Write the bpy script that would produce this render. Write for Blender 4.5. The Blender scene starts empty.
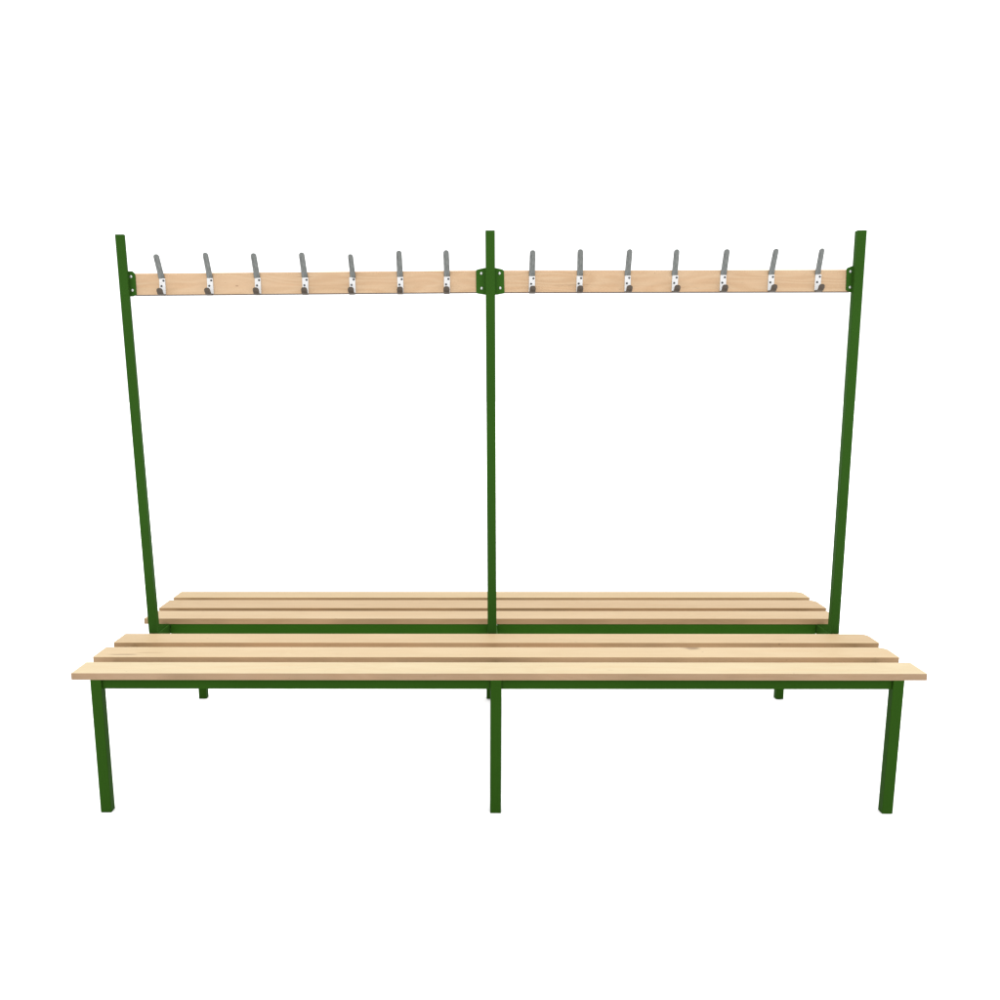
import bpy, bmesh, math
from mathutils import Vector, Matrix

scene = bpy.context.scene
COL = scene.collection

# ---------------------------------------------------------------- helpers
def link(name, me, mat, parent=None):
    o = bpy.data.objects.new(name, me)
    COL.objects.link(o)
    if mat: me.materials.append(mat)
    if parent: o.parent = parent
    return o

def finish(bm, name, smooth=False):
    bmesh.ops.recalc_face_normals(bm, faces=bm.faces[:])
    me = bpy.data.meshes.new(name)
    bm.to_mesh(me); bm.free()
    if smooth:
        for p in me.polygons: p.use_smooth = True
    return me

def hexa(bm, lo, hi):
    """box between two four-corner rings (lo and hi are lists of four points)"""
    a = [bm.verts.new(p) for p in lo]; b = [bm.verts.new(p) for p in hi]
    fs = [bm.faces.new(a), bm.faces.new(b)]
    for i in range(4):
        j = (i + 1) % 4
        fs.append(bm.faces.new((a[i], a[j], b[j], b[i])))
    return fs

def box(bm, x0, x1, y0, y1, z0, z1):
    r = [(x0, y0), (x1, y0), (x1, y1), (x0, y1)]
    return hexa(bm, [(x, y, z0) for x, y in r], [(x, y, z1) for x, y in r])

def bevel(bm, w, seg=2):
    bmesh.ops.bevel(bm, geom=bm.edges[:], offset=w, segments=seg, profile=0.5, affect='EDGES', clamp_overlap=True)

def prism_y(bm, pts, y0, y1):
    a = [bm.verts.new((x, y0, z)) for x, z in pts]; b = [bm.verts.new((x, y1, z)) for x, z in pts]
    bm.faces.new(a); bm.faces.new(b[::-1])
    n = len(pts)
    for i in range(n):
        j = (i + 1) % n
        bm.faces.new((a[i], b[i], b[j], a[j]))

def strip(path, widths, th):
    """flat bar bent along a (y, z) path; widths gives the half width at each path point"""
    bm = bmesh.new()
    rings = []
    n = len(path)
    for i, (y, z) in enumerate(path):
        a = path[max(i - 1, 0)]; b = path[min(i + 1, n - 1)]
        ty, tz = b[0] - a[0], b[1] - a[1]
        l = math.hypot(ty, tz); ny, nz = -tz / l, ty / l
        w = widths[i]; h = th / 2; c = min(0.0006, w * .3)
        ring = [(-w, -h + c), (-w + c, -h), (w - c, -h), (w, -h + c), (w, h - c), (w - c, h), (-w + c, h), (-w, h - c)]
        rings.append([bm.verts.new((x, y + ny * k, z + nz * k)) for x, k in ring])
    for r0, r1 in zip(rings, rings[1:]):
        for i in range(8):
            j = (i + 1) % 8
            bm.faces.new((r0[i], r0[j], r1[j], r1[i]))
    bm.faces.new(rings[0]); bm.faces.new(rings[-1])
    return bm

def round_tip(path, half, tip_half=None, k=6, blunt=1.):
    """adds points to the end of the path and returns half widths that end in a half-round"""
    tip_half = tip_half or half
    (y0, z0), (y1, z1) = path[-2], path[-1]
    L = math.hypot(y1 - y0, z1 - z0); uy, uz = (y1 - y0) / L, (z1 - z0) / L
    out = path[:-1]
    m = len(out)
    ws = [half + (tip_half - half) * i / m for i in range(m)]
    for i in range(k + 1):
        a = i / k * math.pi / 2 * .97
        d = -tip_half + tip_half * math.sin(a)
        out.append((y1 + uy * d, z1 + uz * d)); ws.append(tip_half * math.cos(a) ** blunt)
    return out, ws

def dome(r, h, seg=16, rings=4):
    """screw head on a wall that faces -y"""
    bm = bmesh.new()
    prev = None
    for k in range(rings):
        a = k / rings * math.pi / 2
        ring = [bm.verts.new((r * math.cos(a) * math.cos(t), -h * math.sin(a), r * math.cos(a) * math.sin(t)))
                for t in [2 * math.pi * i / seg for i in range(seg)]]
        if prev:
            for i in range(seg):
                j = (i + 1) % seg
                bm.faces.new((prev[i], prev[j], ring[j], ring[i]))
        else:
            bm.faces.new(ring)
        prev = ring
    top = bm.verts.new((0, -h, 0))
    for i in range(seg): bm.faces.new((prev[i], prev[(i + 1) % seg], top))
    return bm

# ---------------------------------------------------------------- materials
def lin(r, g, b):
    f = lambda c: ((c / 255 + .055) / 1.055) ** 2.4 if c > 10 else c / 255 / 12.92
    return f(r), f(g), f(b)

def new_mat(name):
    m = bpy.data.materials.new(name); m.use_nodes = True
    nt = m.node_tree
    return m, nt, nt.nodes['Principled BSDF']

class G:
    """small node graph helper"""
    def __init__(s, nt): s.nt = nt
    def n(s, t, **kw):
        x = s.nt.nodes.new(t)
        for k, v in kw.items(): setattr(x, k, v)
        return x
    def put(s, sock, v):
        if isinstance(v, bpy.types.NodeSocket): s.nt.links.new(v, sock)
        else: sock.default_value = v
    def math(s, op, a, b=0., clamp=False):
        x = s.n('ShaderNodeMath', operation=op, use_clamp=clamp)
        s.put(x.inputs[0], a); s.put(x.inputs[1], b)
        return x.outputs[0]
    def mapping(s, v, sc, loc=(0, 0, 0)):
        x = s.n('ShaderNodeMapping'); s.put(x.inputs['Vector'], v)
        x.inputs['Scale'].default_value = sc; x.inputs['Location'].default_value = loc
        return x.outputs[0]
    def noise(s, v, scale=1., detail=2., rough=.5, dist=0.):
        x = s.n('ShaderNodeTexNoise'); s.put(x.inputs['Vector'], v)
        x.inputs['Scale'].default_value = scale; x.inputs['Detail'].default_value = detail
        x.inputs['Roughness'].default_value = rough; x.inputs['Distortion'].default_value = dist
        return x.outputs['Fac']
    def mix(s, f, a, b, mode='MIX'):
        x = s.n('ShaderNodeMix', data_type='RGBA', blend_type=mode)
        s.put(x.inputs[0], f)
        for i, c in ((6, a), (7, b)):
            s.put(x.inputs[i], c if isinstance(c, bpy.types.NodeSocket) else (*c, 1))
        return x.outputs[2]
    def ramp(s, v, lo, hi):
        x = s.n('ShaderNodeMapRange', interpolation_type='SMOOTHSTEP'); s.put(x.inputs[0], v)
        x.inputs[1].default_value = lo; x.inputs[2].default_value = hi
        return x.outputs[0]

def wood(name, base, seed, edge=(1.0, .90, .80), marks=(), figure=.16, vertical=False):
    """pale beech: fine fibres along x, soft flatsawn figure, small pores, front edges tinted browner as painted shade"""
    m, nt, bs = new_mat(name); g = G(nt)
    tc = g.n('ShaderNodeTexCoord'); P = tc.outputs['Object']
    off = (seed * 3.17, seed * 1.93, seed * 2.41)
    # flatsawn figure = contour lines of a long stretched noise
    fld = g.noise(g.mapping(P, (1.6, 9, 9), off), 1, 2, .45, .3)
    con = g.math('PINGPONG', g.math('MULTIPLY', fld, 16.), .5)
    fig = g.ramp(con, .08, .42)
    fib = g.noise(g.mapping(P, (7, 420, 420), off), 1, 3, .6)
    fib2 = g.noise(g.mapping(P, (2.2, 70, 70), off), 1, 2, .55)
    cloud = g.noise(g.mapping(P, (2.5, 14, 14), off), 1, 3, .5)
    pores = g.ramp(g.noise(g.mapping(P, (60, 500, 500), off), 1, 1, .5), .70, .78)
    dark = tuple(c * k for c, k in zip(base, (.80, .70, .60)))
    light = tuple(c * k for c, k in zip(base, (1.07, 1.08, 1.12)))
    red = tuple(c * k for c, k in zip(base, (.99, .90, .84)))
    c = g.mix(g.math('MULTIPLY', fig, figure), base, dark)
    c = g.mix(g.math('MULTIPLY', g.ramp(fib, .35, .75), .30), c, dark)
    c = g.mix(g.math('MULTIPLY', g.ramp(fib2, .42, .72), .50), c, red)
    c = g.mix(g.math('MULTIPLY', g.ramp(cloud, .42, .72), .45), c, light)
    c = g.mix(g.math('MULTIPLY', pores, .28), c, tuple(x * .45 for x in base))
    speck = g.ramp(g.noise(g.mapping(P, (70, 110, 110), off), 1, 0, .5), .84, .90)
    c = g.mix(g.math('MULTIPLY', speck, .55), c, tuple(x * .35 for x in base))
    sep = g.n('ShaderNodeSeparateXYZ'); g.put(sep.inputs[0], P)
    for (mx, my, rx, ry, k) in marks:                      # knots and grain streaks
        wob = g.math('MULTIPLY', g.math('SUBTRACT', g.noise(g.mapping(P, (30, 90, 90), off), 1, 2), .5), 1.1)
        dx = g.math('DIVIDE', g.math('SUBTRACT', sep.outputs[0], mx), rx)
        dy = g.math('DIVIDE', g.math('SUBTRACT', sep.outputs[2 if vertical else 1], my), ry)
        d = g.math('ADD', g.math('SQRT', g.math('ADD', g.math('MULTIPLY', dx, dx), g.math('MULTIPLY', dy, dy))), wob)
        f = g.math('MULTIPLY', g.math('SUBTRACT', 1., g.ramp(d, .5, 1.15)), k)
        c = g.mix(f, c, tuple(x * y for x, y in zip(base, (.34, .25, .18))))
    if edge:
        nrm = g.n('ShaderNodeSeparateXYZ'); g.put(nrm.inputs[0], tc.outputs['Normal'])
        e = g.ramp(g.math('ABSOLUTE', nrm.outputs[1]), .72, .98)
        tone = g.noise(g.mapping(P, (2.6, 6, 6), off), 1, 3, .55)
        ec = g.mix(g.ramp(tone, .35, .68), tuple(a * b for a, b in zip(edge, (1.06, 1.07, 1.08))),
                   tuple(a * b for a, b in zip(edge, (.84, .86, .86))))
        c = g.mix(e, c, g.mix(1., c, ec, 'MULTIPLY'))  # shade of the front faces multiplied into the wood colour
        # edge highlight along the upper arris, painted into the colour as a paler tone
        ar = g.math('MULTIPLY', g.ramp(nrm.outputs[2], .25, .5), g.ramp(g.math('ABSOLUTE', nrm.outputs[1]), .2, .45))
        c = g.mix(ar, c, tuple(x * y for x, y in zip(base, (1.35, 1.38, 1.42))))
    # shade on the underside and lower arris, painted dark into the colour
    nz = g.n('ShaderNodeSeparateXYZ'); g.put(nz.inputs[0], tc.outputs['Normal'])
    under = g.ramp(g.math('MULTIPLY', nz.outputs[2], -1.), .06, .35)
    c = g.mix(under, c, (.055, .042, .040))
    g.put(bs.inputs['Base Color'], c)
    bs.inputs['Roughness'].default_value = .55
    bs.inputs['Specular IOR Level'].default_value = .12
    bp = g.n('ShaderNodeBump'); bp.inputs['Strength'].default_value = .12; bp.inputs['Distance'].default_value = .0006
    g.put(bp.inputs['Height'], fib); g.put(bs.inputs['Normal'], bp.outputs[0])
    return m

def paint(name, base):
    m, nt, bs = new_mat(name); g = G(nt)
    tc = g.n('ShaderNodeTexCoord'); P = tc.outputs['Object']
    big = g.noise(g.mapping(P, (3, 3, 3)), 1, 2); small = g.noise(P, 900, 2, .6)
    c = g.mix(g.ramp(big, .3, .7), tuple(x * .95 for x in base), tuple(x * 1.05 for x in base))
    g.put(bs.inputs['Base Color'], c)
    bs.inputs['Roughness'].default_value = .45
    bs.inputs['Specular IOR Level'].default_value = .015
    bp = g.n('ShaderNodeBump'); bp.inputs['Strength'].default_value = .08; bp.inputs['Distance'].default_value = .0004
    g.put(bp.inputs['Height'], small); g.put(bs.inputs['Normal'], bp.outputs[0])
    return m

def metal(name, base, rough, metallic, var=.15):
    m, nt, bs = new_mat(name); g = G(nt)
    tc = g.n('ShaderNodeTexCoord'); P = tc.outputs['Object']
    nz = g.noise(g.mapping(P, (260, 60, 60)), 1, 3, .6)
    c = g.mix(g.ramp(nz, .3, .7), tuple(x * (1 - var) for x in base), tuple(min(1, x * (1 + var)) for x in base))
    g.put(bs.inputs['Base Color'], c)
    bs.inputs['Roughness'].default_value = rough; bs.inputs['Metallic'].default_value = metallic
    bs.inputs['Specular IOR Level'].default_value = .2
    return m

GREEN = paint('green_powder_coat', (.0150, .0465, .0054))
GREEN_LEG = paint('green_leg_coat', (.0120, .0385, .0032))
GREEN_BRACKET = paint('green_bracket_coat', (.0175, .0560, .0064))  # frame green lightened in the colour to offset shade behind the posts
GREEN_RAIL = paint('green_rail_coat', (.0150, .0520, .0040))
STEEL = metal('half_shaded_steel', (.120, .126, .122), .45, .9, .25)  # hook metal with the leaning prong's darker reflection put into its colour
SHADE = metal('shaded_steel', (.062, .05, .04), .5, .6)  # same hook metal, shadowed front of the lower curl painted darker
PLATE = metal('lit_zinc_plate', (.41, .41, .41), .5, .0, .04)  # same hook metal, bright front light painted in as a pale base
SCREW = metal('dark_screw', (.05, .05, .052), .5, .6)
RIVET = metal('silver_screw', (.33, .35, .33), .35, .8)

# ---------------------------------------------------------------- measures (metres)
H, T, RH = .4236, .0204, .0300          # underside of slats, slat thickness, rail height
LW, LD = .0325, .026                   # leg width and depth
YR = .8713                             # front face of the rear legs
YP, PW, PD = .4314, .0305, .025        # posts
REAR = YR + LD

bench = bpy.data.objects.new('cloakroom_bench', None)
COL.objects.link(bench)
bench['label'] = 'double-sided changing room bench with green steel frame, beech slats and coat hooks on tall posts'
bench['category'] = 'bench'

# ---- legs
xs_leg = [(-1.2, -1.2 + LW), (-.0165, .0165), (1.2 - LW, 1.2)]
for x0, x1 in xs_leg:
    for y0 in (0, YR):
        bm = bmesh.new()
        box(bm, x0, x1, y0, y0 + LD, 0, H); bevel(bm, .0016, 2)
        link('leg', finish(bm, 'leg'), GREEN_LEG, bench)

# ---- cross beams under the slats, front to back
for x0, x1 in xs_leg:
    bm = bmesh.new()
    box(bm, x0 + .0005, x1 - .0005, LD + .0003, YR - .0003, H - RH - .0066, H - .0004); bevel(bm, .0015, 2)
    link('cross_beam', finish(bm, 'cross_beam'), GREEN, bench)

# ---- long rails: outer ones under the outermost slats, inner ones under the innermost
for y0, rh in ((.0075, RH), (.305, .047), (.5425, .047), (YR + .0005, RH)):
    for (a, b) in ((xs_leg[0][1], xs_leg[1][0]), (xs_leg[1][1], xs_leg[2][0])):
        bm = bmesh.new()
        box(bm, a + .0003, b - .0003, y0, y0 + .018, H - rh - .0008, H - .0005); bevel(bm, .0014, 2)
        link('seat_rail', finish(bm, 'seat_rail'), GREEN_LEG if rh == RH else GREEN_RAIL, bench)

# ---- seat slats: (y front, y back, x left, x right, colour, seed)
slats = [
    (.0005, .0945, -1.2545, 1.2645, (.251, .206, .127), 1, ((.34, .03, .012, .003, .25),)),  # nearest slat: its extra brightness is put into the base colour
    (.1430, .2350, -1.2580, 1.2575, (.238, .183, .108), 2, ((-1.165, .163, .060, .0045, .75), (-1.10, .179, .05, .003, .5), (.632, .2360, .032, .026, .75))),
    (.2798, .3713, -1.2545, 1.2625, (.217, .161, .091), 3, ((.95, .31, .03, .003, .3),)),
    (.5416, .6373, -1.2605, 1.2450, (.214, .158, .090), 4, ()),
    (.6787, .7865, -1.2610, 1.2615, (.196, .140, .077), 5, ((-.5, .72, .03, .004, .3),)),
    (.8225, .9111, -1.2600, 1.2580, (.208, .155, .085), 6, ()),
]
front_shade = {1: (.84, .69, .68), 2: (.98, .83, .77), 3: (1.04, .88, .80)}          # shade on the slat fronts, painted as a tint
for y0, y1, x0, x1, base, seed, marks in slats:
    bm = bmesh.new()
    box(bm, x0, x1, y0, y1, H, H + T)
    if seed in (2, 3, 5, 6):                                   # worn round at the back corner
        es = [e for e in bm.edges if all(abs(v.co.x - x1) < 1e-6 and abs(v.co.y - y1) < 1e-6 for v in e.verts)]
        bmesh.ops.bevel(bm, geom=es, offset=.026, segments=6, profile=.5, affect='EDGES')
    sharp = [e for e in bm.edges if len(e.link_faces) == 2 and e.calc_face_angle(0) > .6]
    bmesh.ops.bevel(bm, geom=sharp, offset=.0024, segments=3, profile=.5, affect='EDGES')
    o = link('seat_slat', finish(bm, 'seat_slat'), wood('beech_slat', base, seed, edge=front_shade.get(seed, (1.06, .92, .84)), marks=marks), bench)

# ---- posts standing on the cross beams
#      (x left at foot, x left at top, top height, width, depth at foot and top)
for xf, xt, zt, pw, df, dt in ((-1.2000, -1.2200, 1.7590, .0295, .026, .012), (-.0185, -.0285, 1.7685, .0305, .020, .018), (1.1700, 1.1610, 1.7660, .0300, .026, .022)):
    bm = bmesh.new()
    q = lambda x, z, d: [(x, YP, z), (x + pw, YP, z), (x + pw, YP + d, z), (x, YP + d, z)]
    hexa(bm, q(xf, H - .0002, df), q(xt, zt, dt)); bevel(bm, .0022, 3)
    link('post', finish(bm, 'post'), GREEN, bench)
    # small web plate stiffening the foot of the post towards the rear seat
    yb = YP + df - .001
    xw = xf + pw - .009 if xf < -1 else (xf + .001 if xf > 1 else xf + .011)
    bm = bmesh.new()
    a = [(yb, H - .0003), (.5405, H - .0003), (.5405, H + .0005), (yb, H + .0275)]
    va = [bm.verts.new((xw, y, z)) for y, z in a]; vb = [bm.verts.new((xw + .008, y, z)) for y, z in a]
    bm.faces.new(va); bm.faces.new(vb[::-1])
    for i in range(4): bm.faces.new((va[i], vb[i], vb[(i + 1) % 4], va[(i + 1) % 4]))
    link('gusset', finish(bm, 'gusset'), GREEN, bench)

# ---- coat rails
YB = .4534                     # front face of the boards
BT = .019
boards = [(-1.181, -.014, 1.5694, 1.6397, 1.5764, 1.6471, 11, ((-.84, 1.600, .006, .003, .45), (-.62, 1.628, .04, .002, .35))),
          (-.002, 1.164, 1.5757, 1.6467, 1.5757, 1.6467, 17, ((.26, 1.60, .08, .002, .3),))]
for xa, xb, za0, za1, zb0, zb1, seed, marks in boards:
    bm = bmesh.new()
    hexa(bm, [(xa, YB, za0), (xb, YB, zb0), (xb, YB + BT, zb0), (xa, YB + BT, za0)],
             [(xa, YB, za1), (xb, YB, zb1), (xb, YB + BT, zb1), (xa, YB + BT, za1)])
    bevel(bm, .0022, 3)
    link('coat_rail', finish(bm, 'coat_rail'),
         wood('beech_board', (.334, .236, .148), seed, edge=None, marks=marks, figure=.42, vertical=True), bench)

# ---- brackets: flat green plates behind the posts, screwed to the boards
YQ = .4499
scr = finish(dome(.0048, .0028), 'screw', True)
scr.materials.append(RIVET)
plates = [([(-1.215, 1.5665), (-1.182, 1.5665), (-1.1702, 1.5715), (-1.1702, 1.632), (-1.1722, 1.640), (-1.179, 1.6465), (-1.215, 1.6465)],
           [(-1.1843, 1.6290), (-1.1826, 1.5858)]),
          ([(-.0290, 1.5695), (.0095, 1.5695), (.0315, 1.5735), (.0343, 1.5755), (.0320, 1.6455), (.0275, 1.6495), (.0045, 1.6545), (-.0310, 1.6545), (-.0540, 1.6495), (-.0586, 1.6465), (-.0578, 1.5760), (-.0540, 1.5735)],
           [(-.0411, 1.6367), (-.0399, 1.5900), (.0177, 1.6369), (.0200, 1.5906)]),
          ([(1.1950, 1.5740), (1.1640, 1.5740), (1.1490, 1.5800), (1.1455, 1.5825), (1.1430, 1.6490), (1.1455, 1.6520), (1.1620, 1.6585), (1.1900, 1.6585)],
           [(1.1558, 1.6400), (1.1580, 1.5905)])]
for pts, spots in plates:
    bm = bmesh.new(); prism_y(bm, pts, YQ, YQ + .003)
    bmesh.ops.bevel(bm, geom=bm.edges[:], offset=.0006, segments=1, affect='EDGES')
    b = link('bracket', finish(bm, 'bracket'), GREEN_BRACKET, bench)
    for i, (x, z) in enumerate(spots):
        s = bpy.data.objects.new('screw', scr); COL.objects.link(s)
        s.location = (x, YQ, z); s.parent = b

# ---- hooks: one built with its pieces, then copied along the boards
ZC = 0.
bm = strip([(-.0013, -.0310), (-.0013, .0190)], [.0097, .0097], .0026)
hk = link('hook', finish(bm, 'hook'), PLATE, bench)
pth, ws = round_tip([(-.0013, .0192), (-.0060, .0300), (-.0130, .0450), (-.0210, .0620), (-.0285, .0780), (-.0340, .0915)], .0098, .0090, blunt=.8)
up = link('upper_prong', finish(strip(pth, ws, .0030), 'upper_prong'), STEEL, hk)
pth, ws = round_tip([(-.0013, -.0312), (-.0045, -.0342), (-.0105, -.0358), (-.0170, -.0350), (-.0245, -.0318), (-.0300, -.0250), (-.0335, -.0145)], .0088, .0100, blunt=.62)
lowp = link('lower_prong', finish(strip(pth, ws, .0030), 'lower_prong'), SHADE, hk)
hsc = finish(dome(.0036, .0013, 12, 3), 'screw', True); hsc.materials.append(SCREW)
kids = [up, lowp]
for x, z in ((.0046, .0118), (-.0028, -.0052)):
    s = bpy.data.objects.new('screw', hsc); COL.objects.link(s)
    s.location = (x, -.0026, z); s.parent = hk; kids.append(s)

hooks = [-1.0837, -.9273, -.7711, -.6160, -.4620, -.3054, -.1533, .1239, .2787, .4353, .5891, .7454, .9013, 1.0532]
tips = [1.6954, 1.6997, 1.6978, 1.6996, 1.6945, 1.7044, 1.7056, 1.7049, 1.7076, 1.7073, 1.7069, 1.7066, 1.7077, 1.7089]
lean = [-2.6, 0, -2.2, -1.8, 2.6, -.3, -1.2, -1.1, -2.7, -1.2, -4.8, -1.6, -.7, -6.0]      # bent a little by use
for i, x in enumerate(hooks):
    if i == 0: h, parts = hk, kids
    else:
        h = hk.copy(); COL.objects.link(h); parts = []
        for k in kids:
            c = k.copy(); COL.objects.link(c); c.parent = h; parts.append(c)
    h.parent = bench
    h.location = (x, YB - .0002, 1.6085 + .0038 * x)
    h.rotation_euler = (0, math.radians((.4, -.3, .5, .1, -.6, 0, .3, .3, .5, -.4, .4, .4, -.3, .3)[i]), 0)
    tw = (5, -4, 10, 3, -18, 6, -4, 3, -15, 6, 8, -5, 8, 10)[i]
    parts[0].rotation_euler = (0, math.radians(lean[i] * .9 - 20 * math.sin(math.radians(tw))), math.radians(tw))
    parts[1].rotation_euler = (0, 0, math.radians((2, -2, 1, 3, -3, 2, -1, 1, -2, 2, 3, -2, 1, 2)[i]))
    parts[0].scale = (1, 1, 1 + (tips[i] - h.location.z - .0915) / .0915)

# ---------------------------------------------------------------- the surface and background
m, nt, bs = new_mat('white_studio_floor'); g = G(nt)
tc = g.n('ShaderNodeTexCoord')
nz = g.noise(tc.outputs['Object'], 40, 3)
g.put(bs.inputs['Base Color'], g.mix(nz, (.60, .60, .60), (.63, .63, .63)))
bs.inputs['Roughness'].default_value = .8; bs.inputs['Specular IOR Level'].default_value = .1
bm = bmesh.new()
vs = [bm.verts.new(p) for p in ((-40, -40, -.0005), (40, -40, -.0005), (40, 40, -.0005), (-40, 40, -.0005))]
bm.faces.new(vs)
fl = link('floor', finish(bm, 'floor'), m)
fl['kind'] = 'structure'

# ---------------------------------------------------------------- light: white studio dome, brighter overhead
w = bpy.data.worlds.new('World'); scene.world = w; w.use_nodes = True
nt = w.node_tree; g = G(nt)
bg = nt.nodes['Background']
tc = g.n('ShaderNodeTexCoord'); sep = g.n('ShaderNodeSeparateXYZ'); g.put(sep.inputs[0], tc.outputs['Generated'])
z = g.math('MAXIMUM', sep.outputs[2], 0.)
g.put(bg.inputs['Strength'], g.math('ADD', 1.5, g.math('MULTIPLY', g.math('MULTIPLY', z, z), 4.5)))
bg.inputs['Color'].default_value = (1, 1, 1, 1)

# ---------------------------------------------------------------- camera
cam = bpy.data.cameras.new('camera'); co = bpy.data.objects.new('camera', cam); COL.objects.link(co)
cam.sensor_width = 36; cam.sensor_fit = 'HORIZONTAL'
cam.lens = 36 * .79998
cam.shift_x = (500 - 471.667) / 1000; cam.shift_y = (508.908 - 500) / 1000
R, U, B = Vector((0.99998, 0.00589, -0.00145)), Vector((0.00047, 0.16333, 0.98657)), Vector((0.00605, -0.98655, 0.16333))
co.matrix_world = Matrix(((R.x, U.x, B.x, -.05735), (R.y, U.y, B.y, -2.24193), (R.z, U.z, B.z, 1.30634), (0, 0, 0, 1)))
cam.clip_start = .05; cam.clip_end = 300
scene.camera = co

scene.view_settings.view_transform = 'Standard'
scene.view_settings.look = 'None'
scene.view_settings.exposure = 0
scene.view_settings.gamma = 1
scene.render.engine = 'CYCLES'
scene.cycles.max_bounces = 8
